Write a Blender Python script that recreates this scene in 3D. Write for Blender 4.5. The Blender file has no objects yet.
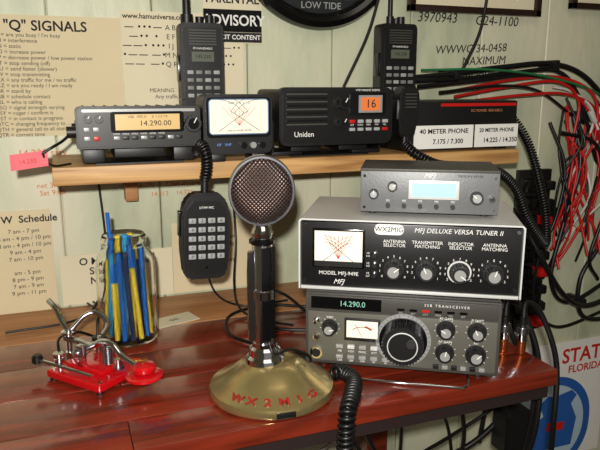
import bpy, bmesh, math, random
from mathutils import Vector, Matrix, Euler
R=random.Random(7)
pi=math.pi
scn=bpy.context.scene
scn.view_settings.view_transform='Standard'
def lin(c):
    c=c/255.0
    return c/12.92 if c<=.04045 else ((c+.055)/1.055)**2.4
def rgb(c): return (lin(c[0]),lin(c[1]),lin(c[2]),1)
MATS={}
def mat(name,col,rough=.5,metal=0,var=0,vscale=30,bump=0,bscale=200,emis=0,coat=0,spec=.5):
    if name in MATS: return MATS[name]
    m=bpy.data.materials.new(name); m.use_nodes=True
    nt=m.node_tree; b=nt.nodes['Principled BSDF']
    b.inputs['Base Color'].default_value=rgb(col); b.inputs['Roughness'].default_value=rough
    b.inputs['Metallic'].default_value=metal; b.inputs['Coat Weight'].default_value=coat
    b.inputs['Specular IOR Level'].default_value=spec
    if emis: b.inputs['Emission Color'].default_value=rgb(col); b.inputs['Emission Strength'].default_value=emis
    tc=nt.nodes.new('ShaderNodeTexCoord')
    if var:
        n=nt.nodes.new('ShaderNodeTexNoise'); n.inputs['Scale'].default_value=vscale; n.inputs['Detail'].default_value=5
        mx=nt.nodes.new('ShaderNodeMix'); mx.data_type='RGBA'
        mx.inputs[6].default_value=rgb([max(0,k*(1-var)) for k in col]); mx.inputs[7].default_value=rgb([min(255,k*(1+var)) for k in col])
        nt.links.new(tc.outputs['Object'],n.inputs['Vector']); nt.links.new(n.outputs['Fac'],mx.inputs[0]); nt.links.new(mx.outputs[2],b.inputs['Base Color'])
    if bump:
        n2=nt.nodes.new('ShaderNodeTexNoise'); n2.inputs['Scale'].default_value=bscale
        bp=nt.nodes.new('ShaderNodeBump'); bp.inputs['Strength'].default_value=bump; bp.inputs['Distance'].default_value=.001
        nt.links.new(tc.outputs['Object'],n2.inputs['Vector']); nt.links.new(n2.outputs['Fac'],bp.inputs['Height']); nt.links.new(bp.outputs['Normal'],b.inputs['Normal'])
    MATS[name]=m; return m
BLACK=mat('black_plastic',(16,16,17),.42,bump=.15,bscale=600)
BLACKG=mat('black_gloss',(11,11,12),.15)
PANEL=mat('panel_black',(19,19,20),.35)
CASEG=mat('case_grey',(62,60,55),.5,bump=.2,bscale=500)
FACEG=mat('face_grey',(94,92,83),.42,metal=.15)
SILV=mat('silver_lid',(210,210,207),.38,metal=.2)
SILP=mat('silver_paint',(156,156,154),.4,metal=.25)
CHROME=mat('chrome',(225,225,228),.1,metal=1)
STEEL=mat('steel',(160,160,165),.3,metal=1)
GOLD=mat('champagne_gold',(184,164,112),.22,metal=.8,var=.06,vscale=20)
WHITE=mat('white_print',(232,230,224),.6)
GREYT=mat('grey_print',(160,160,158),.6)
INK=mat('ink_black',(25,25,28),.8)
REDINK=mat('ink_red',(200,30,25),.5)
ORINK=mat('ink_orange',(205,120,60),.7)
RED=mat('red_enamel',(186,12,20),.16,coat=.6)
REDW=mat('red_wire',(185,22,18),.4)
WHW=mat('white_wire',(205,202,194),.45)
BLW=mat('black_wire',(13,13,14),.4)
PAPER=mat('beige_paper',(216,200,164),.85,var=.03,vscale=8)
PAPER2=mat('cream_paper',(222,211,180),.85,var=.03,vscale=8)
MFACE=mat('meter_face',(238,231,212),.5,emis=.12)
PINK=mat('pink_note',(226,112,120),.8)
COPPER=mat('copper',(170,90,50),.35,metal=.9)

# ---------- geometry helpers ----------
def link(me,name,P=None,loc=(0,0,0),rot=(0,0,0),m=None,smooth=True):
    o=bpy.data.objects.new(name,me); bpy.context.collection.objects.link(o)
    o.location=loc; o.rotation_euler=rot
    if P: o.parent=P
    if m: me.materials.append(m)
    if smooth and hasattr(me,'polygons'):
        me.shade_smooth() if hasattr(me,'shade_smooth') else None
        try: me.set_sharp_from_angle(angle=math.radians(35))
        except Exception: pass
    return o
def empty(name,loc=(0,0,0),rz=0,rot=None):
    e=bpy.data.objects.new(name,None); bpy.context.collection.objects.link(e); e.location=loc
    e.rotation_euler=rot if rot else (0,0,rz); e.empty_display_size=.02; return e
def box(name,size,loc,m,P=None,bev=0,rot=(0,0,0),seg=2):
    bm=bmesh.new(); bmesh.ops.create_cube(bm,size=1)
    for v in bm.verts: v.co=Vector((v.co.x*size[0],v.co.y*size[1],v.co.z*size[2]))
    if bev: bmesh.ops.bevel(bm,geom=bm.edges[:],offset=bev,segments=seg,profile=.6,affect='EDGES')
    me=bpy.data.meshes.new(name); bm.to_mesh(me); bm.free()
    return link(me,name,P,loc,rot,m)
def cyl(name,r,h,loc,m,P=None,axis='y',r2=None,seg=32,bev=0):
    bm=bmesh.new(); bmesh.ops.create_cone(bm,cap_ends=True,segments=seg,radius1=r,radius2=r if r2 is None else r2,depth=h)
    if bev:
        es=[e for e in bm.edges if abs(e.verts[0].co.z-e.verts[1].co.z)<1e-7]
        bmesh.ops.bevel(bm,geom=es,offset=bev,segments=2,affect='EDGES')
    if axis=='y': bmesh.ops.rotate(bm,verts=bm.verts,matrix=Matrix.Rotation(pi/2,3,'X'))
    if axis=='x': bmesh.ops.rotate(bm,verts=bm.verts,matrix=Matrix.Rotation(pi/2,3,'Y'))
    me=bpy.data.meshes.new(name); bm.to_mesh(me); bm.free()
    return link(me,name,P,loc,(0,0,0),m)
def lathe(name,prof,m,P=None,loc=(0,0,0),rot=(0,0,0),seg=64):
    bm=bmesh.new(); rings=[]
    for r,z in prof:
        if r<1e-6: rings.append([bm.verts.new((0,0,z))])
        else: rings.append([bm.verts.new((r*math.cos(2*pi*i/seg),r*math.sin(2*pi*i/seg),z)) for i in range(seg)])
    for a,b in zip(rings,rings[1:]):
        for i in range(seg):
            j=(i+1)%seg
            if len(a)==1 and len(b)==1: continue
            if len(a)==1: bm.faces.new((a[0],b[j],b[i]))
            elif len(b)==1: bm.faces.new((a[i],a[j],b[0]))
            else: bm.faces.new((a[i],a[j],b[j],b[i]))
    bmesh.ops.recalc_face_normals(bm,faces=bm.faces)
    me=bpy.data.meshes.new(name); bm.to_mesh(me); bm.free()
    return link(me,name,P,loc,rot,m)
def prism(name,pts,d,m,P=None,loc=(0,0,0),rot=(0,0,0),bev=0):
    """outline in x,z extruded along y from 0 to d"""
    bm=bmesh.new(); vs=[bm.verts.new((x,0,z)) for x,z in pts]; f=bm.faces.new(vs)
    r=bmesh.ops.extrude_face_region(bm,geom=[f])
    for v in r['geom']:
        if isinstance(v,bmesh.types.BMVert): v.co.y+=d
    bmesh.ops.recalc_face_normals(bm,faces=bm.faces)
    if bev: bmesh.ops.bevel(bm,geom=bm.edges[:],offset=bev,segments=2,affect='EDGES')
    me=bpy.data.meshes.new(name); bm.to_mesh(me); bm.free()
    return link(me,name,P,loc,rot,m)
def rrect(w,h,r,n=5,cx=0,cz=0):
    o=[]
    for sx,sz,a0 in ((1,1,0),(-1,1,pi/2),(-1,-1,pi),(1,-1,3*pi/2)):
        for i in range(n+1):
            a=a0+i*pi/2/n; o.append((cx+sx*(w/2-r)+r*math.cos(a),cz+sz*(h/2-r)+r*math.sin(a)))
    return o
def knob(name,x,z,r,d,P,m=BLACK,cap=None,skirt=0,y=0,ang=.5,ptr=WHITE,ribs=18):
    if skirt: cyl(name+'_skirt',skirt,.002,(x,y-.001,z),m if skirt<r*1.5 else SILP,P)
    pts=[]
    for i in range(ribs*2):
        rr=r*(1 if i%2 else .9); a=pi*i/ribs; pts.append((rr*math.cos(a),rr*math.sin(a)))
    prism(name,pts,-d,m,P,(x,y,z))
    if cap: cyl(name+'_cap',r*.66,.001,(x,y-d-.0005,z),cap,P)
    if ptr: box(name+'_pointer',(.0012,.0006,r*.7),(x+math.sin(ang)*r*.45,y-d-.0012,z+math.cos(ang)*r*.45),ptr,P,rot=(0,ang,0))
def text(body,size,loc,m,P=None,rot=(pi/2,0,0),align='CENTER',name='lettering',sx=1,ls=1.0,shear=0,ext=0.0001,valign='CENTER',bold=0):
    c=bpy.data.curves.new(name,'FONT'); c.body=body; c.size=size; c.align_x=align; c.align_y=valign
    c.extrude=ext; c.space_line=ls; c.shear=shear; c.resolution_u=3; c.offset=bold
    o=bpy.data.objects.new(name,c); bpy.context.collection.objects.link(o); o.location=loc; o.rotation_euler=rot; o.scale=(sx,1,1)
    c.materials.append(m)
    if P: o.parent=P
    return o
def cr(pts,n=12):
    p=[Vector(q) for q in pts]; p=[2*p[0]-p[1]]+p+[2*p[-1]-p[-2]]; out=[]
    for i in range(1,len(p)-2):
        for k in range(n):
            t=k/n; a,b,c,d=p[i-1],p[i],p[i+1],p[i+2]
            out.append(.5*((2*b)+(c-a)*t+(2*a-5*b+4*c-d)*t*t+(3*b-a-3*c+d)*t**3))
    out.append(p[-2]); return out
def cable(name,pts,r,m,P=None,n=12,smooth=True,cyc=False):
    q=cr(pts,n) if smooth else [Vector(a) for a in pts]
    c=bpy.data.curves.new(name,'CURVE'); c.dimensions='3D'; c.bevel_depth=r; c.bevel_resolution=3; c.use_fill_caps=True
    s=c.splines.new('POLY'); s.points.add(len(q)-1)
    for i,v in enumerate(q): s.points[i].co=(v.x,v.y,v.z,1)
    s.use_cyclic_u=cyc; c.materials.append(m)
    o=bpy.data.objects.new(name,c); bpy.context.collection.objects.link(o)
    if P: o.parent=P
    return o
def coil(name,pts,rad,r,pitch,m,P=None):
    q=cr(pts,24); L=[0]
    for a,b in zip(q,q[1:]): L.append(L[-1]+(b-a).length)
    tot=L[-1]; turns=tot/pitch; N=int(turns*14); out=[]; j=0; prev=None
    for i in range(N+1):
        s=tot*i/N
        while j<len(L)-2 and L[j+1]<s: j+=1
        t=(s-L[j])/max(1e-9,L[j+1]-L[j]); p=q[j].lerp(q[j+1],t)
        T=(q[min(j+2,len(q)-1)]-q[max(0,j-1)]).normalized()
        if prev is None: prev=T.cross(Vector((.3,.5,.8))).normalized()
        n1=(prev-T*prev.dot(T)).normalized(); prev=n1; n2=T.cross(n1); a=2*pi*turns*i/N
        out.append(p+rad*(n1*math.cos(a)+n2*math.sin(a)))
    return cable(name,out,r,m,P,smooth=False)
def arcfan(name,cx,cz,r0,r1,a0,a1,m,P,y,w=.0006,n=14):
    pts=[(cx+r0*math.cos(a0+(a1-a0)*i/n),cz+r0*math.sin(a0+(a1-a0)*i/n)) for i in range(n+1)]
    pts+= [(cx+r1*math.cos(a1-(a1-a0)*i/n),cz+r1*math.sin(a1-(a1-a0)*i/n)) for i in range(n+1)]
    return prism(name,pts,-.0002,m,P,(0,y,0))
def line(name,x0,z0,x1,z1,w,m,P,y):
    L=math.hypot(x1-x0,z1-z0); a=math.atan2(x1-x0,z1-z0)
    return box(name,(w,.0003,L),((x0+x1)/2,y,(z0+z1)/2),m,P,rot=(0,a,0))

# ---------- ROOM ----------
def wallmat():
    m=bpy.data.materials.new('painted_planks'); m.use_nodes=True; nt=m.node_tree; b=nt.nodes['Principled BSDF']
    tc=nt.nodes.new('ShaderNodeTexCoord'); mp=nt.nodes.new('ShaderNodeMapping'); mp.inputs['Scale'].default_value=(1,1,.35)
    n=nt.nodes.new('ShaderNodeTexNoise'); n.inputs['Scale'].default_value=9; n.inputs['Detail'].default_value=8
    cr_=nt.nodes.new('ShaderNodeValToRGB'); e=cr_.color_ramp.elements
    e[0].position=.33; e[0].color=rgb((160,166,138)); e[1].position=.52; e[1].color=rgb((198,201,172))
    e2=cr_.color_ramp.elements.new(.72); e2.color=rgb((216,210,184))
    nt.links.new(tc.outputs['Object'],mp.inputs['Vector']); nt.links.new(mp.outputs[0],n.inputs['Vector']); nt.links.new(n.outputs['Fac'],cr_.inputs[0]); nt.links.new(cr_.outputs[0],b.inputs['Base Color'])
    n2=nt.nodes.new('ShaderNodeTexNoise'); n2.inputs['Scale'].default_value=60; bp=nt.nodes.new('ShaderNodeBump'); bp.inputs['Strength'].default_value=.35; bp.inputs['Distance'].default_value=.003
    nt.links.new(mp.outputs[0],n2.inputs['Vector']); nt.links.new(n2.outputs['Fac'],bp.inputs['Height']); nt.links.new(bp.outputs[0],b.inputs['Normal'])
    b.inputs['Roughness'].default_value=.45
    return m
WALL=wallmat()
bm=bmesh.new()
x=-1.43
while x<2.4:
    w=.158
    r=bmesh.ops.create_cube(bm,size=1)
    for v in r['verts']: v.co=Vector((x+w/2+v.co.x*(w-.0015),1.09+v.co.y*.02,.48+v.co.z*2.44))
    x+=w
bmesh.ops.bevel(bm,geom=[e for e in bm.edges if abs(e.verts[0].co.z-e.verts[1].co.z)>1 and e.verts[0].co.y<1.085],offset=.002,segments=1,affect='EDGES')
r=bmesh.ops.create_cube(bm,size=1)
for v in r['verts']: v.co=Vector((.5+v.co.x*3.9,1.115+v.co.y*.03,.48+v.co.z*2.44))
me=bpy.data.meshes.new('wall_back'); bm.to_mesh(me); bm.free(); link(me,'wall_back',m=WALL)
FLOORM=mat('floor_boards',(96,72,52),.5,var=.15,vscale=6)
PLAIN=mat('plain_wall',(186,182,158),.7,var=.04,vscale=5)
box('floor',(4,4.2,.04),(.5,-.95,-.76),FLOORM)
box('ceiling',(4,4.2,.04),(.5,-.95,1.72),PLAIN)
box('wall_left',(.04,4.2,2.44),(-1.47,-.95,.48),PLAIN)
box('wall_right',(.04,4.2,2.44),(2.47,-.95,.48),PLAIN)
box('baseboard_back',(3.8,.015,.1),(.5,1.071,-.69),WHITE)

# ---------- DESK ----------
def woodmat(name,c1,c2,rough,scale=(2,30,30),coat=0,bump=.1):
    m=bpy.data.materials.new(name); m.use_nodes=True; nt=m.node_tree; b=nt.nodes['Principled BSDF']
    tc=nt.nodes.new('ShaderNodeTexCoord'); mp=nt.nodes.new('ShaderNodeMapping'); mp.inputs['Scale'].default_value=scale
    n=nt.nodes.new('ShaderNodeTexNoise'); n.inputs['Scale'].default_value=1.6; n.inputs['Detail'].default_value=9; n.inputs['Distortion'].default_value=1.2
    ra=nt.nodes.new('ShaderNodeValToRGB'); ra.color_ramp.elements[0].position=.33; ra.color_ramp.elements[1].position=.68
    ra.color_ramp.elements[0].color=rgb(c1); ra.color_ramp.elements[1].color=rgb(c2)
    bp=nt.nodes.new('ShaderNodeBump'); bp.inputs['Strength'].default_value=bump; bp.inputs['Distance'].default_value=.002
    nt.links.new(tc.outputs['Object'],mp.inputs[0]); nt.links.new(mp.outputs[0],n.inputs['Vector']); nt.links.new(n.outputs['Fac'],ra.inputs[0]); nt.links.new(ra.outputs[0],b.inputs['Base Color'])
    nt.links.new(n.outputs['Fac'],bp.inputs['Height']); nt.links.new(bp.outputs[0],b.inputs['Normal'])
    b.inputs['Roughness'].default_value=rough; b.inputs['Coat Weight'].default_value=coat; b.inputs['Coat Roughness'].default_value=.12
    return m
MAHOG=woodmat('mahogany',(84,26,13),(134,46,27),.26,coat=.6,bump=.06)
DARKW=mat('seam_dark',(30,12,8),.7)
PINE=woodmat('pine',(150,104,58),(208,164,104),.5,scale=(2,50,50))
LTW=woodmat('light_board',(150,98,56),(186,132,82),.5)
D=empty('desk',(0,0,0))
XE=.584
ys=[.6,.665,.755,.845,.935]
for i,(a,b) in enumerate(zip(ys,ys[1:])):
    cuts=[-.55,XE] if i%2 else [-.55,.045,XE]
    for j,(c,d) in enumerate(zip(cuts,cuts[1:])):
        o=box('plank_%d_%d'%(i,j),(d-c-.0008,b-a-.0012,.022),((c+d)/2,(a+b)/2,-.011),MAHOG,D,bev=.0012)
box('underlay',(XE+.535,.46,.02),((XE-.545)/2,.84,-.033),DARKW,D)
box('back_plank',(XE+.55,.142,.022),((XE-.55)/2,1.007,-.011),LTW,D,bev=.001)
box('apron',(1.08,.02,.06),(.01,1.06,-.073),MAHOG,D)
for i,(a,b) in enumerate(((-.5,.66),(-.5,1.03),(.54,1.03))): box('leg_%d'%(i+1),(.045,.045,.7),(a,b,-.39),MAHOG,D,bev=.002)

# ---------- SHELF ----------
S=empty('wall_shelf',(0,0,0))
box('board',(.76,.178,.0248),(.3645,.99,.2421),PINE,S,bev=.0015)
for i,xx in enumerate((.1,.62)):
    box('cleat_%d'%(i+1),(.02,.03,.05),(xx,1.063,.203),LTW,S,bev=.001)

# ---------- HF TRANSCEIVER ----------
A=math.radians(-31.5)
T=empty('hf_transceiver',(.377,.652,0),A)
T0=.013
box('case',(.236,.235,.09),(0,.125,T0+.046),CASEG,T,bev=.003)
box('front_frame',(.24,.012,.095),(0,.006,T0+.0465),CASEG,T,bev=.002)
box('face',(.232,.003,.066),(0,-.0012,T0+.037),FACEG,T,bev=.001)
box('display_strip',(.232,.003,.02),(0,-.0013,T0+.082),CASEG,T,bev=.0008)
box('display_window',(.088,.001,.0155),(-.068,-.0032,T0+.082),BLACKG,T)
GREEN=mat('vfd_green',(116,172,150),.4,emis=.35)
text('14.290.0',.010,(-.06,-.0039,T0+.082),GREEN,T,name='frequency_digits',sx=.95)
text('S S B   T R A N S C E I V E R',.0045,(.055,-.0032,T0+.0865),WHITE,T)
for i in range(6): box('indicator_%d'%i,(.009,.0008,.003),(.0+.015*i,-.0033,T0+.079),BLACKG if i!=2 else REDW,T); text('FIX RIT ATT MEM'.split()[i%4],.0035,(.0+.015*i,-.0032,T0+.0745),GREYT,T)
box('meter_bezel',(.045,.003,.03),(-.047,-.003,T0+.049),BLACK,T,bev=.001)
box('meter_face',(.039,.001,.022),(-.047,-.0049,T0+.05),MFACE,T)
arcfan('meter_arc',-.047,T0+.035,.019,.0182,.9,2.25,INK,T,-.0055)
arcfan('meter_arc_red',-.047,T0+.035,.0205,.019,.9,1.4,REDINK,T,-.0056)
line('meter_needle',-.047,T0+.041,-.056,T0+.057,.0006,REDINK,T,-.006)
cyl('dial_plate',.034,.002,(.004,-.0035,T0+.040),SILP,T,seg=48)
cyl('dial_ring',.0295,.004,(.004,-.006,T0+.040),BLACKG,T,seg=48)
for i in range(36):
    a=i*pi/18; line('tick_%d'%i,.004+.0305*math.cos(a),T0+.04+.0305*math.sin(a),.004+.033*math.cos(a),T0+.04+.033*math.sin(a),.0005,INK,T,-.0047)
knob('main_dial',.004,T0+.040,.0255,.018,T,BLACK,cap=BLACK,y=-.008,ptr=None,ribs=36)
lathe('dial_trim',[(.0185,0),(.0185,.0006),(.0172,.0008),(.0172,0)],SILV,T,loc=(.004,-.027,T0+.04),rot=(pi/2,0,0))
cyl('dial_dimple',.0055,.001,(.014,-.0275,T0+.044),STEEL,T)
for i,(xx,zz,r) in enumerate(((.055,.057,.0088),(.092,.057,.0088),(.055,.027,.0088),(.092,.027,.0095),(-.088,.05,.008))):
    knob('control_%d'%(i+1),xx,T0+zz,r,.013,T,BLACK,cap=SILP,skirt=r*1.3,y=-.003,ang=.6*i-1)
    text(('RF GAIN','IF SHIFT','AF GAIN','RIT','VOX')[i],.0042,(xx,-.0032,T0+zz+r*1.3+.0025),WHITE,T)
    for k in range(9):
        a=-2.3+k*.575; line('dot_%d'%k,xx+r*1.4*math.sin(a),T0+zz+r*1.4*math.cos(a),xx+r*1.6*math.sin(a),T0+zz+r*1.6*math.cos(a),.0005,WHITE,T,-.003)
for i in range(5):
    box('key_%d'%i,(.009,.005,.005),(-.075+.0145*i,-.004,T0+.026),SILV if i%2 else SILP,T,bev=.0008)
    box('key_b_%d'%i,(.009,.005,.005),(-.075+.0145*i,-.004,T0+.012),SILP,T,bev=.0008)
    text(('NB','VOX','PROC','ATT','CAL')[i],.0038,(-.075+.0145*i,-.0032,T0+.019),WHITE,T); text(('USB','LSB','CW','W','N')[i],.0036,(-.075+.0145*i,-.0032,T0+.0065),WHITE,T)
for i in range(6):
    box('band_key_%d'%i,(.007,.005,.005),(.045+.011*i,-.004,T0+.0085),SILP if i%2 else BLACK,T,bev=.0008)
cyl('mic_socket',.008,.004,(-.105,-.004,T0+.015),CHROME,T); cyl('mic_socket_core',.0055,.005,(-.105,-.0045,T0+.015),BLACK,T)
cyl('phones_socket',.005,.004,(-.105,-.003,T0+.036),CHROME,T); cyl('phones_hole',.003,.005,(-.105,-.0035,T0+.036),BLACK,T)
cyl('toggle_boss',.004,.004,(-.105,-.003,T0+.058),CHROME,T); cyl('toggle_lever',.0018,.012,(-.105,-.009,T0+.059),CHROME,T)
for i,(a,b) in enumerate(((-.1,.03),(.1,.03),(-.1,.21),(.1,.21))): cyl('foot_%d'%i,.009,T0,(a,b,T0/2+.0005),BLACK,T,axis='z')
cable('bail_stand',[(-.085,.03,T0),(-.085,-.012,.004),(-.078,-.02,.003),(.078,-.02,.003),(.085,-.012,.004),(.085,.03,T0)],.0018,CHROME,T,smooth=False)
for i in range(8): box('vent_%d'%i,(.1,.003,.0008),(0,.09+.012*i,T0+.0912),BLACK,T)

# ---------- ANTENNA TUNER ----------
U=empty('antenna_tuner',(.391,.664,.1050),math.radians(-30.5))
box('chassis',(.262,.155,.082),(0,.082,.045),SILV,U,bev=.002)
prism('lid',[(-.1365,.003),(-.1365,.0915),(-.1335,.0945),(.1335,.0945),(.1365,.0915),(.1365,.003),(.1345,.003),(.1345,.09),(.1325,.0925),(-.1325,.0925),(-.1345,.09),(-.1345,.003)],.165,SILV,U,(0,-.006,0))
box('front_rail',(.268,.006,.004),(0,.0,.004),SILV,U,bev=.0005)
box('faceplate',(.268,.003,.084),(0,.0015,.0475),PANEL,U,bev=.0008)
box('meter_bezel',(.066,.006,.05),(-.086,-.0025,.057),BLACKG,U,bev=.0015)
box('meter_glass',(.060,.001,.041),(-.086,-.0059,.059),MFACE,U)
for s in (-1,1):
    for k_ in range(3):
        arcfan('scale_arc_%d'%k_,-.086+s*.022,.036,.038-.004*k_,.0375-.004*k_,pi/2-.1 if s<0 else pi/2+.1,pi/2-.9 if s<0 else pi/2+.9,REDINK if k_%2==0 else INK,U,-.0065)
    line('needle',-.086+s*.02,.04,-.086-s*.012,.066,.0006,INK,U,-.0068)
for i in range(7): line('swr_line_%d'%i,-.086,.044,-.086+(i-3)*.0055,.074,.0005,REDINK,U,-.0066)
box('meter_skirt',(.06,.002,.007),(-.086,-.006,.0375),BLACK,U)
text('MODEL MFJ-949E',.0068,(-.086,-.0005,.0235),WHITE,U)
text('MFJ',.009,(-.086,-.0005,.0125),WHITE,U,shear=.4)
prism('call_label',rrect(.036,.0135,.006,cx=-.024,cz=.083),-.001,WHITE,U)
text('WX2MIG',.0088,(-.024,-.0014,.083),INK,U,name='call_sign')
text('MFJ DELUXE VERSA TUNER II',.0082,(.059,-.0005,.083),WHITE,U,shear=.2)
for i,(xx,t) in enumerate(((-.017,'ANTENNA\nSELECTOR'),(.023,'TRANSMITTER\nMATCHING'),(.063,'INDUCTOR\nSELECTOR'),(.103,'ANTENNA\nMATCHING'))):
    text(t,.0058,(xx,-.0005,.0655),WHITE,U,ls=.85)
    knob('selector_knob_%d'%(i+1),xx,.0325,.0105,.016,U,BLACK,cap=SILP,skirt=.0125,ang=(.9,-.4,2.2,.3)[i])
    for k in range(11):
        a=-2.2+k*.44; text(str((k+i)%10),.0042,(xx+.0175*math.sin(a),-.0005,.0325+.0165*math.cos(a)),WHITE,U)
    if i==2: cyl('dial_disc',.0145,.001,(xx,-.0006,.0325),SILV,U)
for i,zz in enumerate((.05,.037,.024)):
    cyl('push_bezel_%d'%i,.0042,.003,(-.041,-.001,zz),CHROME,U); cyl('push_button_%d'%i,.0028,.006,(-.041,-.003,zz),BLACK,U)
    text('HI\nLO',.0035,(-.049,-.0005,zz),WHITE,U)
for i,(a,b) in enumerate(((-.13,.012),(.13,.012),(-.13,.085),(.13,.085))): cyl('screw_%d'%i,.0022,.001,(a,-.0003,b),CHROME,U)
for i,(a,b) in enumerate(((-.1,.02),(.1,.02),(-.1,.14),(.1,.14))): cyl('foot_%d'%i,.008,.003,(a,b,.002),BLACK,U,axis='z')

# ---------- MEMORY KEYER ----------
K=empty('memory_keyer',(.425,.677,.2005),math.radians(-30))
K0=.004
box('chassis',(.168,.10,.05),(0,.053,K0+.026),CASEG,K,bev=.002)
box('lid',(.172,.10,.004),(0,.052,K0+.053),CASEG,K,bev=.001)
box('faceplate',(.17,.003,.052),(0,.001,K0+.026),mat('keyer_face',(108,109,110),.45,metal=.3,bump=.15,bscale=400),K,bev=.001)
box('lcd_bezel',(.062,.004,.024),(.006,-.0015,K0+.03),SILV,K,bev=.001)
box('lcd',(.054,.001,.017),(.006,-.0038,K0+.03),mat('lcd_blue',(158,206,216),.3,emis=.35),K)
text('MFJ',.009,(.0,-.0008,K0+.0475),WHITE,K,shear=.4)
text('MEMORY KEYER',.0042,(.05,-.0008,K0+.0475),INK,K)
for i,xx in enumerate((-.068,-.045)):
    knob('speed_knob_%d'%i,xx,K0+.024+.01*i,.0062,.011,K,BLACK,cap=SILP,ang=i)
for i in range(5):
    cyl('memory_button_%d'%i,.0028,.006,(-.05+.02*i,-.003,K0+.009),BLACK,K); text('M%d'%(i+1),.0038,(-.05+.02*i,-.0008,K0+.015),WHITE,K)
knob('volume_knob',.058,K0+.022,.008,.012,K,BLACK,cap=SILP,ang=-.8)
cyl('jack_ring',.0045,.003,(.077,-.002,K0+.02),CHROME,K); cyl('jack_hole',.003,.0035,(.077,-.0022,K0+.02),BLACK,K)
for i,(a,b) in enumerate(((-.08,.046),(.08,.046),(-.08,.006),(.08,.006))): cyl('screw_%d'%i,.002,.001,(a,-.001,K0+b),CHROME,K)
for i,(a,b) in enumerate(((-.07,.015),(.07,.015),(-.07,.09),(.07,.09))): cyl('foot_%d'%i,.006,.0045,(a,b,.0028),BLACK,K,axis='z')

# ---------- LEFT MOBILE RADIO ----------
ML=empty('mobile_transceiver',(.1015,.893,.2546),0)
box('case',(.158,.105,.048),(0,.065,.052),BLACK,ML,bev=.003)
for i in range(10): box('fin_%d'%i,(.002,.1,.004),(-.07+.0155*i,.065,.077),BLACK,ML)
prism('front_body',rrect(.166,.056,.006,cz=.052),.02,BLACK,ML,bev=.001)
prism('front_trim',rrect(.16,.05,.005,cz=.052),-.002,mat('dark_trim',(46,45,43),.38,metal=.3),ML)
prism('silver_lip',rrect(.15,.004,.0015,cz=.0745),-.003,SILP,ML)
prism('display_bezel',rrect(.098,.028,.004,cx=.01,cz=.059),-.004,BLACKG,ML)
ORL=mat('lcd_amber',(200,168,108),.35,emis=.2)
box('display',(.086,.001,.021),(.010,-.0045,.059),ORL,ML)
text('14.290.00',.010,(.02,-.0053,.057),INK,ML,sx=1.1)
text('USB   VFO A      S  1 3 5 7 9',.0045,(.01,-.0053,.066),INK,ML)
knob('tuning_knob',.07,.056,.0115,.014,ML,BLACK,cap=BLACKG,skirt=.013,y=-.002)
knob('squelch_knob',-.054,.064,.0055,.008,ML,BLACK,y=-.002); knob('volume_knob',-.068,.064,.0055,.008,ML,BLACK,y=-.002)
for i in range(8): box('soft_key_%d'%i,(.0085,.004,.005),(-.032+.012*i,-.003,.038),BLACK if i%3 else SILP,ML,bev=.001)
for i in range(4): box('side_key_%d'%i,(.008,.004,.006),(-.07+.012*(i%2),-.003,.05-.012*(i//2)),SILP if i!=3 else REDW,ML,bev=.001)
for i in range(6): text('MODE',.003,(-.032+.012*i,-.0022,.0433),WHITE,ML)
box('bracket_base',(.12,.09,.002),(0,.06,.0015),BLACK,ML)
for s in (-1,1):
    box('bracket_side',(.002,.08,.035),(s*.0815,.06,.04),BLACK,ML); box('bracket_leg',(.03,.08,.02),(s*.062,.06,.0125),BLACK,ML,bev=.003)
    cyl('thumb_screw',.006,.006,(s*.0845,.05,.05),BLACK,ML,axis='x')
box('under_body',(.07,.08,.018),(.0,.06,.0175),BLACK,ML,bev=.003)
cyl('mic_plug',.008,.012,(-.089,.03,.045),BLACK,ML,axis='x')

# ---------- CROSS NEEDLE METER ----------
MS=empty('cross_needle_meter',(.2385,.888,.2546),0)
BLUP=mat('blue_print',(90,140,215),.5,emis=.1)
prism('body',rrect(.102,.084,.010,cz=.053),.05,BLACK,MS,bev=.0015)
prism('dial_frame',rrect(.094,.056,.006,cz=.063),-.003,BLACKG,MS)
prism('trim_line',rrect(.088,.050,.006,cz=.064),-.0033,mat('blue_trim',(100,124,156),.5),MS)
prism('dial_card',rrect(.085,.047,.004,cz=.064),-.0036,MFACE,MS)
for s in (-1,1):
    for k_ in range(2): arcfan('scale_%d'%k_,s*.03,.042,.052-.006*k_,.0515-.006*k_,pi/2-.02 if s<0 else pi/2+.02,pi/2-.95 if s<0 else pi/2+.95,INK,MS,-.0037)
    line('needle',s*.03,.044,-s*.012,.072,.0006,INK,MS,-.0041)
for i in range(7): line('swr_%d'%i,0,.052,(i-3)*.008,.077,.0004,REDINK,MS,-.0039)
text('SWR  5   3   2   1.5',.004,(0,-.004,.083),INK,MS); text('SWR & POWER METER',.0035,(0,-.004,.0445),INK,MS)
text('HF   VHF',.0055,(-.022,-.0006,.0245),BLUP,MS)
for i in range(3): cyl('button_%d'%i,.0045,.006,(.006+.014*i,-.003,.0235),SILP if i==1 else BLACKG,MS)
for s in (-1,1): box('foot',(.02,.045,.0105),(s*.03,.024,.0058),BLACK,MS,bev=.002)

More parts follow.
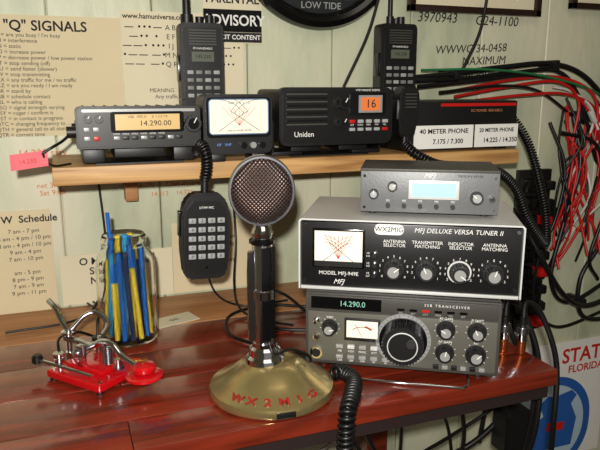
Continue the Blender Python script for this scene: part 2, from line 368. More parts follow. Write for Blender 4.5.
# ---------- VHF MARINE/MOBILE RADIO ----------
MU=empty('vhf_mobile_radio',(.3945,.89,.2546),0)
prism('case',rrect(.178,.08,.007,cz=.062),.11,BLACK,MU,bev=.001,loc=(0,.018,0))
prism('front_body',rrect(.187,.086,.012,cz=.062),.02,BLACK,MU,bev=.002)
prism('front_inset',rrect(.177,.076,.009,cz=.062),-.002,PANEL,MU)
for i in range(9): box('speaker_slat_%d'%i,(.064,.003,.0022),(-.052,-.0035,.095-.0055*i),BLACKG if i%2 else CASEG,MU)
text('Uniden',.011,(-.056,-.0024,.036),WHITE,MU,name='maker_lettering')
prism('lcd_bezel',rrect(.060,.034,.004,cx=.048,cz=.080),-.004,BLACKG,MU)
box('lcd_surround',(.04,.0006,.026),(.052,-.0042,.080),SILP,MU)
box('lcd',(.032,.001,.020),(.052,-.0048,.080),mat('lcd_orange',(206,112,58),.3,emis=.3),MU)
text('16',.018,(.052,-.0056,.080),INK,MU,name='channel_digits')
text('VHF MARINE RADIO',.0045,(.048,-.0024,.1005),WHITE,MU)
knob('volume_knob',.004,.082,.010,.014,MU,BLACK,cap=BLACKG,skirt=.012,y=-.002); knob('squelch_knob',.004,.053,.008,.012,MU,BLACK,cap=BLACKG,skirt=.010,y=-.002)
for i in range(5):
    box('channel_key_%d'%i,(.0095,.004,.0055),(.022+.014*i,-.003,.054),GREYT if i!=0 else REDW,MU,bev=.0012)
    box('lower_key_%d'%i,(.0095,.004,.005),(.022+.014*i,-.003,.042),GREYT if i!=4 else REDW,MU,bev=.0012)
    text(('16/9','SCAN','MEM','WX','H/L')[i],.0035,(.022+.014*i,-.0024,.0485),WHITE,MU)
box('bracket_base',(.13,.09,.002),(0,.07,.0015),BLACK,MU)
for s in (-1,1):
    box('bracket_side',(.0025,.06,.05),(s*.0915,.07,.03),BLACK,MU); box('bracket_foot',(.05,.06,.006),(s*.068,.07,.0042),BLACK,MU,bev=.001)
    box('under_rib',(.05,.06,.014),(s*.04,.06,.0145),BLACK,MU,bev=.002); cyl('bracket_knob',.011,.01,(s*.098,.06,.062),BLACK,MU,axis='x',seg=12)
MC=empty('fist_microphone',(.515,.885,.283),0)
prism('body',[(-.015,.0),(.011,.0),(.017,.03),(.019,.062),(.014,.078),(-.013,.078),(-.017,.06),(-.018,.03)],.028,BLACK,MC,bev=.003)
for i in range(5): box('grille_%d'%i,(.02,.002,.0018),(.001,-.001,.066-.005*i),CASEG,MC)
cyl('clip_button',.006,.01,(.001,.032,.05),STEEL,MC); box('talk_key',(.004,.014,.03),(-.018,.012,.042),STEEL,MC,bev=.001)
cyl('strain_relief',.005,.02,(.0,.014,-.008),BLACK,MC,axis='z')
coil('coiled_cord',[(.0,.012,-.012),(.008,-.008,-.026),(.04,-.022,-.043),(.085,-.026,-.048),(.125,-.027,-.053),(.165,-.025,-.065),(.2,-.022,-.095),(.225,-.02,-.14),(.258,-.015,-.178),(.29,.0,-.195),(.305,.03,-.13),(.29,.07,-.02),(.26,.12,.05)],.0062,.0021,.0052,BLW,MC)

# ---------- handhelds ----------
def handheld(name,loc,w,h,ant,antm_r):
    H=empty(name,loc,0)
    prism('body',rrect(w,h,.008,cz=h/2),.032,BLACK,H,bev=.002)
    prism('front_plate',rrect(w*.86,h*.93,.006,cz=h*.5),-.003,PANEL,H,bev=.001)
    box('battery_seam',(w*1.01,.033,.0012),(0,.0165,h*.42),BLACKG,H)
    box('lcd',(w*.5,.001,.015),(0,-.0035,h-.052),mat('lcd_grey',(92,98,84),.3),H)
    text('145.230',.008,(0,-.0042,h-.052),INK,H)
    for i in range(6): box('speaker_slat_%d'%i,(w*.62,.002,.0022),(0,-.0038,h-.012-.0042*i),CASEG,H)
    for r in range(4):
        for c in range(4): box('key_%d_%d'%(r,c),(w*.14,.003,.006),((c-1.5)*w*.2,-.004,h-.076-.012*r),mat('key_dim',(120,120,118),.5) if (r+c)%3 else GREYT,H,bev=.001)
    box('ptt_key',(.004,.018,.04),(-w/2-.001,.014,h-.07),BLACKG,H,bev=.001)
    cyl('antenna_base',antm_r*1.5,.014,(ant,.016,h+.006),BLACK,H,axis='z')
    cyl('antenna',antm_r,.16,(ant,.016,h+.09),BLACK,H,axis='z',r2=antm_r*.7)
    cyl('volume_knob',.007,.013,(-ant*.8,.016,h+.006),BLACK,H,axis='z',seg=16); cyl('channel_knob',.0065,.01,(0 if abs(ant)>.01 else .015,.016,h+.005),BLACK,H,axis='z',seg=16)
    text('FM HANDHELD',.0045,(0,-.0035,h-.0395),WHITE,H)
    return H
handheld('handheld_transceiver',(.2185,1.025,.2546),.070,.204,-.020,.0065)
handheld('handheld_transceiver.001',(.571,1.025,.2546),.072,.214,-.012,.0045)

# ---------- right box ----------
PB=empty('station_accessory_box',(.6315,.905,.2546),0)
box('case',(.218,.11,.078),(0,.062,.044),BLACK,PB,bev=.002)
box('front_panel',(.216,.003,.076),(0,.005,.044),PANEL,PB,bev=.001)
box('red_stripe',(.15,.001,.005),(.03,.003,.0765),REDW,PB)
text('DC POWER  RED-DEE-2',.006,(.045,.0024,.0665),mat('tan_print',(190,120,80),.5),PB)
for s,x0,a,b in ((0,-.038,'40 METER PHONE','7.175 / 7.300'),(1,.0665,'20 METER PHONE','14.225 / 14.350')):
    w=.114 if s==0 else .088
    box('label_%d'%s,(w,.0012,.038),(x0,.0015,.0245),WHITE,PB)
    text(a,.0108 if s==0 else .0092,(x0,.0006,.0335),INK,PB,sx=1.1 if s==0 else .98,bold=.0002); text(b,.0112,(x0+.008,.0006,.0165),INK,PB,bold=.0002)
for s in (-1,1): box('foot',(.02,.09,.0045),(s*.09,.06,.0028),BLACK,PB)
N=empty('sticky_note',(-.041,.898,.265))
bm=bmesh.new(); nn=8
vs=[[bm.verts.new((i*.046/nn-.024,-.002*math.sin(i*.7),-.012+j*.021+.005*i/nn)) for i in range(nn+1)] for j in (0,1)]
for i in range(nn): bm.faces.new((vs[0][i],vs[0][i+1],vs[1][i+1],vs[1][i]))
me=bpy.data.meshes.new('paper'); bm.to_mesh(me); bm.free(); link(me,'paper',N,m=PINK)
text('14.230',.008,(-.003,-.003,.0),REDINK,N,rot=(pi/2,-.1,0))
cable('tie',[(.016,.0,.010),(.03,.002,.018),(.042,.017,.024),(.054,.025,.034)],.002,BLW,N)
cable('tie_loop',[(.016,.0,.010),(.02,.006,-.002),(.03,.01,-.0085),(.05,.03,-.0085)],.0015,BLW,N)

# ---------- hanging keypad microphone ----------
HM=empty('keypad_microphone',(.178,.858,.092),0,rot=(.0,math.radians(2),0))
prism('body',[(-.024,0),(.024,0),(.031,.008),(.035,.045),(.0345,.09),(.03,.112),(.018,.124),(-.018,.124),(-.03,.112),(-.0345,.09),(-.035,.045),(-.031,.008)],.026,BLACK,HM,bev=.003)
prism('face_plate',[(-.022,.008),(.022,.008),(.028,.016),(.03,.05),(.028,.1),(.018,.113),(-.018,.113),(-.028,.1),(-.03,.05),(-.028,.016)],-.002,PANEL,HM)
for r in range(5):
    for c in range(4):
        box('key_%d_%d'%(r,c),(.0105,.003,.0075),((c-1.5)*.0135,-.003,.086-.0128*r),mat('key_grey',(150,152,152),.5),HM,bev=.0012)
        text('123A456B789C*0#DPLTR'[r*4+c],.006,((c-1.5)*.0135,-.0047,.086-.0128*r),INK,HM)
text('DTMF MIC',.0045,(0,-.0024,.104),WHITE,HM); cyl('microphone_hole',.002,.001,(0,-.0024,.018),BLACKG,HM)
box('push_key',(.004,.016,.035),(-.0355,.013,.08),BLACKG,HM,bev=.001)
cyl('strain_relief',.0055,.022,(0,.013,.133),BLACK,HM,axis='z')
coil('coiled_cord',[(.0,.013,.14),(.003,.013,.158),(.002,.014,.176),(.0,.026,.187),(-.002,.044,.186),(-.002,.06,.176)],.0065,.0019,.0045,BLW,HM)
cable('cord_tail',[(-.002,.058,.176),(-.002,.07,.168),(.0,.10,.168),(.0,.15,.168)],.003,BLW,HM)

# ---------- desk microphone ----------
DM=empty('desk_microphone',(.210,.675,0),0)
bo=(.006,.0,0)
lathe('base',[(0,.0015),(.072,.0015),(.0745,.003),(.0755,.008),(.074,.0125),(.069,.0155),(.060,.020),(.049,.028),(.040,.036),(.032,.0405),(.0245,.043),(0,.0435)],GOLD,DM,loc=bo,seg=96)
lathe('felt_pad',[(0,0),(.07,0),(.07,.0016),(0,.0016)],BLACK,DM,loc=bo)
lathe('collar',[(0,.040),(.0235,.040),(.0225,.047),(.0195,.050),(.0185,.058),(.0155,.061),(.0155,.066),(0,.066)],CHROME,DM,loc=(-.002,0,0))
lathe('stem',[(0,.06),(.0118,.06),(.0118,.19),(.010,.197),(0,.197)],CHROME,DM,loc=(-.004,0,0))
prism('grip_bar',[(-.004,.07),(.004,.07),(.0045,.15),(.003,.178),(-.003,.178),(-.0045,.15)],.007,CHROME,DM,(-.0185,-.006,0),bev=.001)
cyl('bar_pivot',.003,.016,(-.014,-.002,.085),CHROME,DM,axis='x')
lathe('ring_lock',[(.0118,.118),(.0145,.12),(.0145,.13),(.0118,.132)],CHROME,DM,loc=(-.004,0,0))
lathe('ring_top',[(.0118,.184),(.0150,.186),(.0150,.190),(.0118,.192)],BLACKG,DM,loc=(-.004,0,0))
box('black_insert',(.011,.003,.112),(-.003,-.0115,.126),BLACKG,DM,bev=.001)  # black strip modelled as the dark reflection in the chrome stem
box('stem_reflection_b',(.004,.003,.112),(.0065,-.0075,.126),BLACKG,DM,bev=.001)  # second, narrower dark reflection put on the stem as geometry
lathe('neck_cup',[(0,.192),(.011,.192),(.013,.198),(.010,.205),(.007,.208),(0,.208)],CHROME,DM,loc=(-.004,0,0))
hd=empty('microphone_head',(-.004,.0,.2475),0,rot=(math.radians(90+4),0,math.radians(-14))); hd.parent=DM; hd.scale=(.94,1.02,.95)
def grillemat():
    m=bpy.data.materials.new('perforated_metal'); m.use_nodes=True; nt=m.node_tree; b=nt.nodes['Principled BSDF']
    tc=nt.nodes.new('ShaderNodeTexCoord'); sp=nt.nodes.new('ShaderNodeSeparateXYZ'); nt.links.new(tc.outputs['Object'],sp.inputs[0])
    def mth(op,a,bv=None,lk=None):
        n=nt.nodes.new('ShaderNodeMath'); n.operation=op
        nt.links.new(a,n.inputs[0])
        if lk is not None: nt.links.new(lk,n.inputs[1])
        elif bv is not None: n.inputs[1].default_value=bv
        return n.outputs[0]
    K_=2*pi/.0048
    u=mth('ADD',sp.outputs[0],lk=sp.outputs[1]); w=mth('SUBTRACT',sp.outputs[0],lk=sp.outputs[1])
    su=mth('COSINE',mth('MULTIPLY',u,K_)); sw=mth('COSINE',mth('MULTIPLY',w,K_))
    s=mth('ADD',su,lk=sw); g=mth('GREATER_THAN',s,.1)
    mx=nt.nodes.new('ShaderNodeMix'); mx.data_type='RGBA'; mx.inputs[6].default_value=rgb((112,92,86)); mx.inputs[7].default_value=rgb((20,13,13))
    nt.links.new(g,mx.inputs[0]); nt.links.new(mx.outputs[2],b.inputs['Base Color'])
    inv=mth('SUBTRACT',g,1)
    ab=mth('ABSOLUTE',inv); ab2=mth('MULTIPLY',ab,.8); nt.links.new(ab2,b.inputs['Metallic'])
    b.inputs['Roughness'].default_value=.4
    bp=nt.nodes.new('ShaderNodeBump'); bp.inputs['Strength'].default_value=.5; bp.inputs['Distance'].default_value=.0008; bp.invert=True
    nt.links.new(s,bp.inputs['Height']); nt.links.new(bp.outputs[0],b.inputs['Normal'])
    return m
lathe('shell',[(0,-.026),(.018,-.0255),(.029,-.021),(.036,-.012),(.0385,-.002),(.0395,.004),(.0395,.009),(.0375,.0105),(.0365,.009)],mat('head_dark_chrome',(80,72,72),.18,metal=.9),hd)
lathe('grille',[(.037,.009),(.034,.0135),(.027,.018),(.018,.021),(.009,.0225),(0,.023)],grillemat(),hd)
lathe('grille_rim',[(.0355,.0095),(.0365,.0122),(.0385,.0122),(.0398,.009)],STEEL,hd)
word='WX2MIG'
for i,ch in enumerate(word):
    a=-pi/2-.24+(i-2.5)*.285
    rr=.0655; zz=.0186
    o=text(ch,.0125,(.006+rr*math.cos(a),rr*math.sin(a),zz),mat('letter_red',(140,34,28),.35),DM,rot=(math.radians(30),0,a+pi/2),name='letter_%d'%(i+1),sx=1.35,ext=.0006,bold=.0003)
box('name_plate',(.022,.0015,.0065),(.006+.0752*math.sin(-.1),-.0752*math.cos(.1),.0075),BLACK,DM,bev=.0005,rot=(0,0,-.1))
coil('coiled_cord',[(.085,-.005,.012),(.098,-.004,.011),(.101,-.03,.011),(.084,-.062,.011),(.066,-.088,.004),(.060,-.096,-.03),(.058,-.096,-.08),(.060,-.09,-.16),(.065,-.07,-.24)],.0078,.0026,.0062,BLW,DM)
cable('ptt_wire',[(-.001,-.012,.068),(.004,-.018,.055),(.03,-.0,.05),(.06,.02,.03),(.075,.05,.006),(.07,.09,.004)],.0018,BLW,DM)

# ---------- telegraph key ----------
TK=empty('telegraph_key',(.0215,.794,0),math.radians(-50)); TK.scale=(1.08,1.12,1.08)
box('base_plate',(.086,.074,.009),(0,0,.0075),RED,TK,bev=.002,seg=3)
box('base_step',(.06,.036,.005),(-.004,0,.0145),RED,TK,bev=.0015)
for i,(a,b) in enumerate(((-.037,-.031),(.037,-.031),(-.037,.031),(.037,.031))): cyl('foot_%d'%i,.005,.0032,(a,b,.0018),BLACK,TK,axis='z'); cyl('screw_%d'%i,.0028,.0012,(a,b,.0125),CHROME,TK,axis='z')
for s in (-1,1):
    box('trunnion_post',(.01,.007,.026),(-.008,s*.0155,.029),CHROME,TK,bev=.0015); cyl('trunnion_screw',.0035,.012,(-.008,s*.024,.034),CHROME,TK); cyl('lock_nut',.0055,.003,(-.008,s*.0205,.034),STEEL,TK,seg=6)
cyl('axle',.0028,.034,(-.008,0,.034),STEEL,TK)
cable('lever',[(-.052,0,.036),(-.03,0,.036),(-.008,0,.035),(.01,0,.044),(.026,0,.044),(.042,0,.032),(.072,0,.023)],.0038,CHROME,TK)
lathe('finger_disc',[(0,0),(.019,0),(.0205,.0015),(.0205,.004),(.018,.0055),(.008,.006),(0,.006)],RED,TK,loc=(.074,0,.014))
lathe('finger_knob',[(0,0),(.009,0),(.0125,.003),(.0130,.007),(.011,.010),(.006,.0115),(0,.012)],RED,TK,loc=(.074,0,.020))
cyl('spring_post',.0025,.026,(.012,0,.03),STEEL,TK,axis='z')
coil('spring',[(.018,0,.018),(.018,0,.026),(.018,0,.041)],.0045,.0007,.0022,STEEL,TK)
cyl('contact_post',.0045,.012,(.034,0,.022),CHROME,TK,axis='z'); cyl('contact_nut',.006,.003,(.034,0,.018),STEEL,TK,axis='z')
cyl('rear_screw',.003,.03,(-.046,0,.034),STEEL,TK,axis='z'); cyl('rear_nut',.0085,.004,(-.046,0,.044),CHROME,TK,axis='z',seg=20); cyl('rear_post',.005,.008,(-.046,0,.016),CHROME,TK,axis='z')
for s in (-1,1):
    cyl('binding_post',.003,.016,(-.03,s*.028,.02),CHROME,TK,axis='z'); cyl('binding_nut',.006,.006,(-.03,s*.028,.022),CHROME,TK,axis='z',seg=20); cyl('binding_cap',.0065,.005,(-.03,s*.028,.03),BLACK if s>0 else CHROME,TK,axis='z',seg=20)
cable('shorting_arm',[(.02,-.026,.014),(-.005,-.03,.017),(-.03,-.034,.02),(-.05,-.038,.022)],.0022,CHROME,TK); cyl('arm_knob',.006,.01,(-.054,-.039,.024),BLACK,TK,axis='z',bev=.0015)
cable('chrome_hoop',[(-.046,0,.046),(-.058,.002,.054),(-.074,.006,.068),(-.090,.010,.074)],.0034,CHROME,TK)
cable('chrome_hoop_b',[(-.046,.004,.046),(-.04,.02,.060),(-.03,.03,.062),(-.012,.03,.052),(-.006,.016,.043)],.003,CHROME,TK)
cable('key_lead',[(-.03,.028,.028),(-.04,.04,.05),(-.045,.055,.04),(-.06,.08,.008),(-.1,.12,.004),(-.2,.16,.004)],.0016,BLW,TK)
cable('key_lead_b',[(-.03,-.028,.028),(-.05,-.01,.04),(-.066,.03,.03),(-.07,.07,.008),(-.1,.128,.004),(-.2,.17,.004)],.0016,BLW,TK)

# ---------- jar ----------
J=empty('glass_jar',(.071,.898,0))
G=bpy.data.materials.new('jar_glass'); G.use_nodes=True; gb=G.node_tree.nodes['Principled BSDF']; gb.inputs['Transmission Weight'].default_value=1; gb.inputs['Roughness'].default_value=.02; gb.inputs['IOR'].default_value=1.25; gb.inputs['Base Color'].default_value=(.95,.98,.96,1)
lathe('jar_body',[(0,.001),(.034,.001),(.040,.005),(.041,.012),(.041,.115),(.039,.128),(.032,.138),(.030,.142),(.0315,.144),(.030,.148),(.0315,.152),(.030,.158),(.0285,.159),(.0275,.157),(.0275,.142),(.030,.136),(.0375,.126),(.0395,.114),(.0395,.013),(.038,.007),(0,.006)],G,J)
YEL=mat('yellow_plastic',(226,192,48),.4,emis=.05); BLU=mat('blue_plastic',(22,92,176),.35); BLU2=mat('cyan_plastic',(44,140,190),.35); DRK=mat('navy_plastic',(20,36,80),.4)
n_=0
for ring,cnt,rr in ((0,17,.0325),(1,11,.0225),(2,6,.011)):
    for i in range(cnt):
        a=2*pi*i/cnt+ring*.4; rb=rr*R.uniform(.93,1.0)
        bx,by=rb*math.cos(a),rb*math.sin(a); h=R.uniform(.105,.15)
        top=min(.023,rr*.8); a2=a+R.uniform(-.5,.5); ex,ey=top*math.cos(a2),top*math.sin(a2)
        col=[YEL,BLU,YEL,BLU2,YEL,BLU,DRK][n_%7]; n_+=1
        cable('marker_%d'%n_,[(bx,by,.0115),(ex,ey,.009+h)],.0036,col,J,smooth=False)
        cable('cap_%d'%n_,[(ex-(ex-bx)*.22,ey-(ey-by)*.22,.009+h*.78),(ex,ey,.012+h)],.0042,col if n_%3 else BLU,J,smooth=False)
cable('tall_stick',[(-.014,-.004,.01),(-.02,.0,.19)],.0028,BLU,J,smooth=False)

# ---------- posters on the wall ----------
Y=1.0792
def sheet(name,x0,x1,z0,z1,m=PAPER,rot=0,y=Y):
    e=empty(name,((x0+x1)/2,y,(z0+z1)/2),0,rot=(0,rot,0))
    box('paper',(x1-x0,.0014,z1-z0),(0,0,0),m,e); return e,(x1-x0),(z1-z0)
F=-.001
q,w,h=sheet('signal_codes_poster',-.16,.1,.285,.466)
text('"Q" SIGNALS',.021,(.02,F,h/2-.016),INK,q,name='title',bold=.0004)
lines=['QRL = are you busy / I\'m busy','QRM = interference','QRN = static','QRO = increase power','QRP = decrease power / low power station','QRT = stop sending (off)','QRU = send faster (slower)','QRV = stop transmitting','QRX = any traffic for me / no traffic','QRZ = are you ready / I am ready','QSK = stand by','QSB = schedule contact','QSL = who is calling','QSO = signal strength varying','QSY = roger / confirm it','QST = in contact is progress','QTC = changing frequency to ...','QTH = general call to all stations listening','QTR = correct time']
text('\n'.join(lines),.0082,(-.062,F,h/2-.032),INK,q,align='LEFT',valign='TOP_BASELINE',ls=1.01,name='code_list')
q2,w,h=sheet('morse_chart_poster',.101,.30,.285,.478,PAPER2)
text('www.hamuniverse.com',.011,(-.045,F,h/2-.008),INK,q2,name='web_title',bold=.0002)
mo='—  • • • —\n— • •   •\n— — •  • • •\n• — —  — •\n— —   — •'
text(mo,.013,(-.065,F,h/2-.028),INK,q2,align='CENTER',valign='TOP_BASELINE',name='dots',ls=1.1,bold=.0003)
text('A B\nE F\nI J\nM N\nQ R',.0115,(-.022,F,h/2-.028),INK,q2,valign='TOP_BASELINE',ls=1.25)
text('  1   • — — — —\nPeriod  • — • —\nComma — — • •\n  5   • • • • •\n  6   — • • • •',.0125,(.05,F,h/2-.03),INK,q2,valign='TOP_BASELINE',ls=1.1,bold=.0002)
text('MEANING       ABBREVIATION\nAny traffic?  QRU   End  AR',.009,(0,F,-.03),INK,q2,valign='TOP_BASELINE',ls=1.1)
q3,w,h=sheet('sticker_advisory',.232,.334,.432,.52,PAPER2,y=1.0783)
box('black_band',(.1,.0006,.036),(.0,-.0009,-.008),BLACKG,q3); text('ADVISORY',.024,(.002,-.0014,-.008),WHITE,q3,name='advisory_word',sx=.93,bold=.0004)
text('PARENTAL',.019,(0,F,.026),INK,q3,bold=.0004); box('content_band',(.1,.0006,.016),(0,-.0009,-.0345),INK,q3); text('EXPLICIT CONTENT',.0105,(0,-.0014,-.0345),WHITE,q3,bold=.0002)
q4,w,h=sheet('net_schedule_sheet',-.19,-.026,-.0006,.168)
text('W  Schedule',.016,(.05,F,h/2-.014),INK,q4,bold=.0003)
text('\n'.join(['7 am - 7 pm','8 am - 4 pm / 10 pm','8 am - 4 pm / 10 pm','9 am - 4 pm','7 am - 10 pm','','am - 5 pm','8 pm - 9 pm','7 am - 9 am','9 pm - 11 pm']),.0095,(.04,F,h/2-.036),INK,q4,valign='TOP_BASELINE',ls=1.2)
q5,w,h=sheet('sideband_net_sheet',-.018,.165,.003,.088,PAPER2)
text('O M International\nSideband Net\nNet Schedule',.017,(.0,F,h/2-.018),INK,q5,valign='TOP_BASELINE',bold=.0003)
q6,w,h=sheet('frequency_list_sheet',.166,.31,.003,.13,PAPER)
text('\n'.join(['Net Schedule','Mon 2 am - 12 pm','Tue 14.300 MHz','7.250  3.916','Wed - Fri  8 pm','Sat 14.336']),.0115,(.0,F,h/2-.02),INK,q6,valign='TOP_BASELINE',ls=1.25)
wr=empty('wall_handwriting',(0,1.0793,0))
for t,x_,z_,s_,ro in (('3970943',.68,.487,.025,.0),('G24-1100',.815,.485,.025,.0),('WWWG 34-0458',.76,.432,.022,-.05),('MAXIMUM',.79,.410,.022,-.04),('PERFORMANCE',.76,.386,.022,-.06)):
    text(t,s_,(x_,-.0002,z_),INK,wr,rot=(pi/2,ro,0),shear=.15,name='note_line')
text('14.230 sstv\n7.171',.016,(-.03,-.0002,.25),ORINK,wr,name='note_line')
text('net 3.950\nSat 9:00',.012,(-.02,-.0002,.20),ORINK,wr,name='note_line')
text('14.290      7.268 waterway\n14.313    14.325',.011,(.17,-.0002,.19),ORINK,wr,name='note_line',ls=1.4)

C=empty('wall_clock',(.435,1.0785,.610))
lathe('rim',[(.125,0),(.152,0),(.153,.008),(.149,.018),(.140,.021),(.132,.017),(.129,.010),(.125,.008)],BLACKG,C,rot=(pi/2,0,0),seg=96)
lathe('face',[(0,.004),(.13,.004)],mat('clock_face_dark',(26,28,36),.4),C,rot=(pi/2,0,0))
lathe('inner_face',[(0,.0048),(.098,.0048)],mat('clock_face_white',(225,225,220),.5),C,rot=(pi/2,0,0))
text('LOW TIDE',.016,(.005,-.0052,-.112),WHITE,C,name='tide_word'); text('HIGH TIDE',.016,(.0,-.0052,.114),WHITE,C,name='tide_word_b')
line('minute_hand',0,0,.03,.07,.005,INK,C,-.007); line('hour_hand',0,0,-.04,.02,.006,INK,C,-.009); cyl('hub',.006,.006,(0,-.008,0),STEEL,C)
lathe('lens',[(0,.0125),(.128,.0125)],G,C,rot=(pi/2,0,0))
FR=mat('frame_dark',(42,26,20),.3)
def frame(name,x0,x1,z0,z1):
    e=empty(name,((x0+x1)/2,1.0725,(z0+z1)/2)); w=x1-x0;h=z1-z0;t=.012
    box('picture',(w-.01,.004,h-.01),(0,.002,0),PAPER2,e)
    for n,s,l in (('rail_bottom',(w,.014,t),(0,-.002,-h/2+t/2)),('rail_top',(w,.014,t),(0,-.002,h/2-t/2)),('stile_left',(t,.014,h),(-w/2+t/2,-.002,0)),('stile_right',(t,.014,h),(w/2-t/2,-.002,0))): box(n,s,l,FR,e,bev=.001)
    text('AMATEUR RADIO LICENSE',.016,(0,-.001,.03),INK,e)
frame('picture_frame',.612,.908,.496,.72); frame('picture_frame.001',.985,1.24,.515,.72)
SP=empty('state_plate_poster',(1.045,1.0778,-.37))
PBL=mat('plate_blue',(38,92,168),.5)
box('panel',(.30,.0024,.30),(0,.0006,0),WHITE,SP)
prism('blue_field',rrect(.26,.25,.115,n=10,cx=-.018,cz=-.06),-.0006,PBL,SP,(0,-.0006,0))
prism('white_field',rrect(.22,.21,.10,n=10,cx=-.018,cz=-.06),-.0006,mat('plate_pale',(178,200,215),.5),SP,(0,-.0012,0))
prism('mascot_body',[(-.06,-.12),(.06,-.12),(.07,-.05),(.05,-.01),(.065,.01),(.05,.025),(.0,.015),(-.02,.02),(-.045,.0),(-.03,-.03),(-.08,-.06)],-.0006,PBL,SP,(0,-.0018,0))
prism('mascot_jaw',[(-.02,-.07),(.03,-.075),(.035,-.055),(-.015,-.05)],-.0006,REDINK,SP,(0,-.0024,0))
text('STATE',.050,(.082,-.0012,.112),REDINK,SP,name='state_word',bold=.001); text('FLORIDA',.026,(.085,-.0014,.078),REDINK,SP,name='florida_word',bold=.0005)

# ---------- wall terminal strip & wiring ----------
PS=empty('power_terminal_strip',(.93,1.0745,.01))
box('backplate',(.085,.012,.36),(0,0,0),BLACK,PS,bev=.002)
for i in range(9):
    box('socket_%d'%i,(.03,.025,.026),(-.02,-.016,-.155+.038*i),BLACKG,PS,bev=.003); box('plug_%d'%i,(.022,.03,.018),(.02,-.019,-.155+.038*i),BLACK if i%3 else REDW,PS,bev=.003)
WB=empty('wiring_bundle',(0,0,0))
W_=[
(BLW,.0055,[(.60,1.05,.375),(.70,1.05,.384),(.82,1.05,.398),(.93,1.05,.405),(1.02,1.05,.38),(1.12,1.05,.30)]),
(BLW,.004,[(.62,1.04,.36),(.75,1.04,.372),(.88,1.045,.382),(.98,1.04,.36),(1.03,1.04,.28),(1.07,1.04,.2),(1.16,1.05,.17)]),
(BLW,.003,[(.66,1.03,.35),(.8,1.03,.362),(.9,1.04,.35),(1.0,1.05,.3),(1.1,1.04,.25)]),
(BLW,.0045,[(.60,1.04,.37),(.72,1.045,.375),(.84,1.05,.387),(.95,1.05,.39),(1.0,1.04,.33),(.99,1.03,.22),(.97,1.03,.1)]),
(REDW,.003,[(.70,1.04,.342),(.82,1.04,.36),(.93,1.03,.37),(.99,1.03,.33),(.985,1.03,.24),(1.02,1.03,.15),(1.0,1.04,.07),(.96,1.04,.02)]),
(REDW,.003,[(.74,1.03,.335),(.86,1.03,.345),(.96,1.03,.345),(1.05,1.04,.31),(1.07,1.04,.22),(1.05,1.03,.12),(1.0,1.03,.03),(.96,1.04,-.03)]),
(REDW,.003,[(.70,1.05,.352),(.84,1.05,.374),(.95,1.04,.378),(1.03,1.03,.34),(1.04,1.03,.25),(.99,1.03,.17),(.97,1.04,.1)]),
(REDW,.0028,[(1.12,1.04,.33),(1.05,1.03,.3),(1.01,1.03,.2),(1.05,1.03,.1),(1.08,1.04,.04)]),
(WHW,.0026,[(.94,1.05,.36),(.98,1.04,.35),(1.03,1.03,.31),(1.02,1.03,.24),(.98,1.03,.16),(.97,1.04,.08)]),
(BLW,.0035,[(.93,1.04,.29),(.96,1.02,.2),(.95,1.02,.1),(.92,1.03,0),(.93,1.04,-.1),(1.0,1.04,-.16),(1.15,1.05,-.14)]),
(BLW,.0055,[(.86,1.04,.12),(.90,1.0,.02),(.97,1.0,-.07),(1.06,1.02,-.11),(1.2,1.04,-.09)]),
(BLW,.0045,[(.99,1.04,.30),(1.0,1.02,.2),(.97,1.02,.08),(.95,1.02,-.04),(1.02,1.03,-.1),(1.2,1.05,-.04)]),
(BLW,.005,[(1.08,1.04,.42),(1.09,1.03,.3),(1.115,1.03,.18),(1.10,1.03,.05),(1.04,1.03,-.05),(1.06,1.03,-.14),(1.2,1.04,-.16)]),
(REDW,.0025,[(.97,1.04,.36),(1.02,1.03,.31),(1.07,1.03,.24),(1.07,1.04,.12),(1.03,1.03,.06),(.97,1.03,.1)]),
(BLW,.004,[(.95,1.03,.27),(1.04,1.02,.24),(1.08,1.02,.12),(1.05,1.02,.0),(1.1,1.04,-.06)]),
(BLW,.0025,[(.545,1.05,.53),(.52,1.05,.45),(.475,1.05,.36)]),
(BLW,.003,[(.77,1.05,.54),(.755,1.05,.46),(.715,1.05,.38)]),
(mat('green_wire',(30,110,64),.4),.0022,[(.62,1.03,.39),(.75,1.02,.392),(.88,1.03,.383),(1.0,1.03,.36),(1.10,1.05,.33)]),
]
for i,(m_,r_,p_) in enumerate(W_): cable('wire_%d'%(i+1),p_,r_,m_,WB)
for i in range(20):
    x0=R.uniform(.975,1.06); z0=R.uniform(.20,.34); m_=[REDW,BLW,BLW,REDW,REDW][i%5]; p=[(x0,1.055,z0)]
    if i%9==4: m_=WHW
    for k in range(4): x0+=R.uniform(-.035,.035); x0=min(1.09,max(.96,x0)); z0-=R.uniform(.04,.09); p.append((x0,R.uniform(1.01,1.055),z0))
    cable('loose_wire_%d'%(i+1),p,.0026,m_,WB)
for i,(a,b,c_) in enumerate(((1.02,.30,WHW),(1.045,.26,REDW),(1.0,.18,REDW),(1.04,.13,REDW),(.99,.06,WHW))):
    box('crimp_%d'%i,(.009,.009,.028),(a,1.02,b),c_,WB,bev=.002,rot=(0,.3*(i-2),0))
for i,(a,b) in enumerate(((.70,.384),(.93,.402),(1.03,.30),(.97,.1),(.94,-.1),(1.06,-.11))):
    box('cable_clip_%d'%i,(.012,.05,.02),(a,1.056,b),BLACK,WB,bev=.002)
CX=empty('coax_cables',(0,0,0))
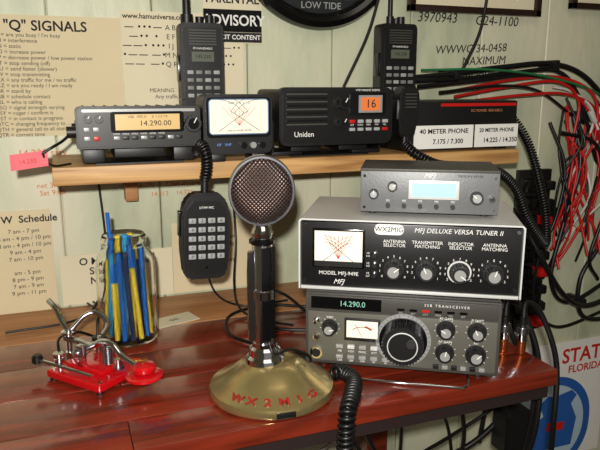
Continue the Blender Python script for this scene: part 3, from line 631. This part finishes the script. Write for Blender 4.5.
for i,(a,b) in enumerate(((.555,.675),(.570,.70),(.573,.66))):
    cyl('connector_%d'%i,.007,.022,(a,b,.03),CHROME,CX,axis='z',seg=20); cyl('connector_ring_%d'%i,.0088,.009,(a,b,.034),STEEL,CX,axis='z',seg=20)
    cyl('boot_%d'%i,.005,.012,(a,b,.046),BLACK,CX,axis='z'); cyl('connector_seat_%d'%i,.006,.018,(a,b,.0095),COPPER,CX,axis='z')
    cable('lead_%d'%i,[(a,b,.048),(a+.012,b+.01,.068),(a+.035,b+.005,.05),(a+.055,b-.01,-.02),(a+.05,b-.02,-.12),(a+.03+.02*i,b,-.25)],.004,BLW,CX)
cable('tuner_lead',[(.56,.88,.16),(.66,.88,.16),(.74,.9,.10),(.76,.92,-.02),(.72,.9,-.15),(.7,.9,-.3)],.0045,BLW,CX)
cable('radio_lead',[(.53,.86,.05),(.6,.84,.02),(.66,.8,-.02),(.68,.78,-.12),(.62,.8,-.22),(.5,.85,-.3)],.005,BLW,CX)
cable('under_lead_1',[(.33,.66,-.03),(.34,.66,-.08),(.40,.7,-.16),(.52,.78,-.2),(.62,.8,-.18),(.68,.78,-.13)],.003,BLW,CX)
cable('under_lead_2',[(.44,.75,-.046),(.47,.8,-.13),(.50,.85,-.24),(.52,.9,-.36)],.003,BLW,CX)
cable('under_lead_3',[(.30,.68,-.05),(.33,.66,-.1),(.37,.7,-.2)],.0028,BLW,CX)
cable('under_lead_white',[(.36,.95,-.30),(.5,1.0,-.27),(.62,1.02,-.24),(.72,1.04,-.17)],.003,WHW,CX)
cable('under_lead_4',[(.6,.9,-.05),(.63,.95,-.2),(.7,1.0,-.33),(.72,1.0,-.45)],.0035,BLW,CX)
cable('under_lead_5',[(.5,.72,-.045),(.52,.72,-.09),(.56,.76,-.2),(.55,.8,-.35)],.0035,BLW,CX)
AD=empty('line_filter_block',(.665,.775,-.24))
prism('body',rrect(.05,.08,.01,cz=.045),.04,BLACK,AD,bev=.003,loc=(0,-.02,0)); cable('cord',[(0,0,.08),(.0,.0,.12),(-.02,.01,.19),(-.04,.0,.235),(-.07,-.02,.2445),(-.10,-.04,.2445)],.004,BLW,AD); cyl('stub',.012,.05,(0,0,-.02),BLACK,AD,axis='z')
BC=empty('loose_desk_cables',(0,0,0))
cable('thin_1',[(.31,.86,.004),(.27,.9,.004),(.25,.95,.01),(.26,1.02,.03),(.275,1.06,.1),(.27,1.065,.21)],.002,BLW,BC)
cable('thin_2',[(.24,.80,.004),(.21,.86,.004),(.23,.93,.006),(.3,.96,.004),(.36,.93,.004)],.0025,BLW,BC)
cable('thin_3',[(.23,1.065,.21),(.22,1.06,.1),(.225,1.03,.02),(.26,.97,.005),(.34,.97,.005)],.0018,BLW,BC)
cable('thin_4',[(.05,1.07,.22),(.055,1.068,.1),(.04,1.06,.02),(.0,1.0,.004),(-.1,.98,.004)],.0018,BLW,BC)
cable('thin_5',[(.33,.83,.004),(.28,.86,.004),(.26,.92,.012),(.29,.97,.03),(.33,.96,.02),(.35,.9,.004)],.0025,BLW,BC)
PT=empty('note_paper',(.145,.955,.0006),0,rot=(0,0,.3)); box('paper',(.07,.04,.0008),(0,0,0),PAPER2,PT); text('QSL',.010,(0,0,.0006),INK,PT,rot=(0,0,0))

# ---------- camera & lights ----------
cd=bpy.data.cameras.new('camera'); cam=bpy.data.objects.new('camera',cd); bpy.context.collection.objects.link(cam)
cam.location=(0,0,.36); cd.lens=38; cd.sensor_width=36; cd.clip_start=.01
cam.rotation_euler=(math.radians(90-12.3),0,math.radians(-20.5)); scn.camera=cam
def area(name,loc,tgt,size,e,col=(1,1,1)):
    l=bpy.data.lights.new(name,'AREA'); l.size=size; l.energy=e; l.color=col; o=bpy.data.objects.new(name,l); bpy.context.collection.objects.link(o); o.location=loc
    o.rotation_euler=(Vector(tgt)-Vector(loc)).to_track_quat('-Z','Y').to_euler(); return o
area('camera_flash',(-.04,-.06,.43),(.4,1,.15),.025,11.5,(1,.97,.91))
area('ceiling_fill',(.3,-.1,1.6),(.3,.6,0),1.0,6,(1,.9,.75))  # unseen area light added as soft ceiling bounce beside the flash
w=bpy.data.worlds.new('world'); scn.world=w; w.use_nodes=True; w.node_tree.nodes['Background'].inputs[0].default_value=(1,.96,.9,1); w.node_tree.nodes['Background'].inputs[1].default_value=.22
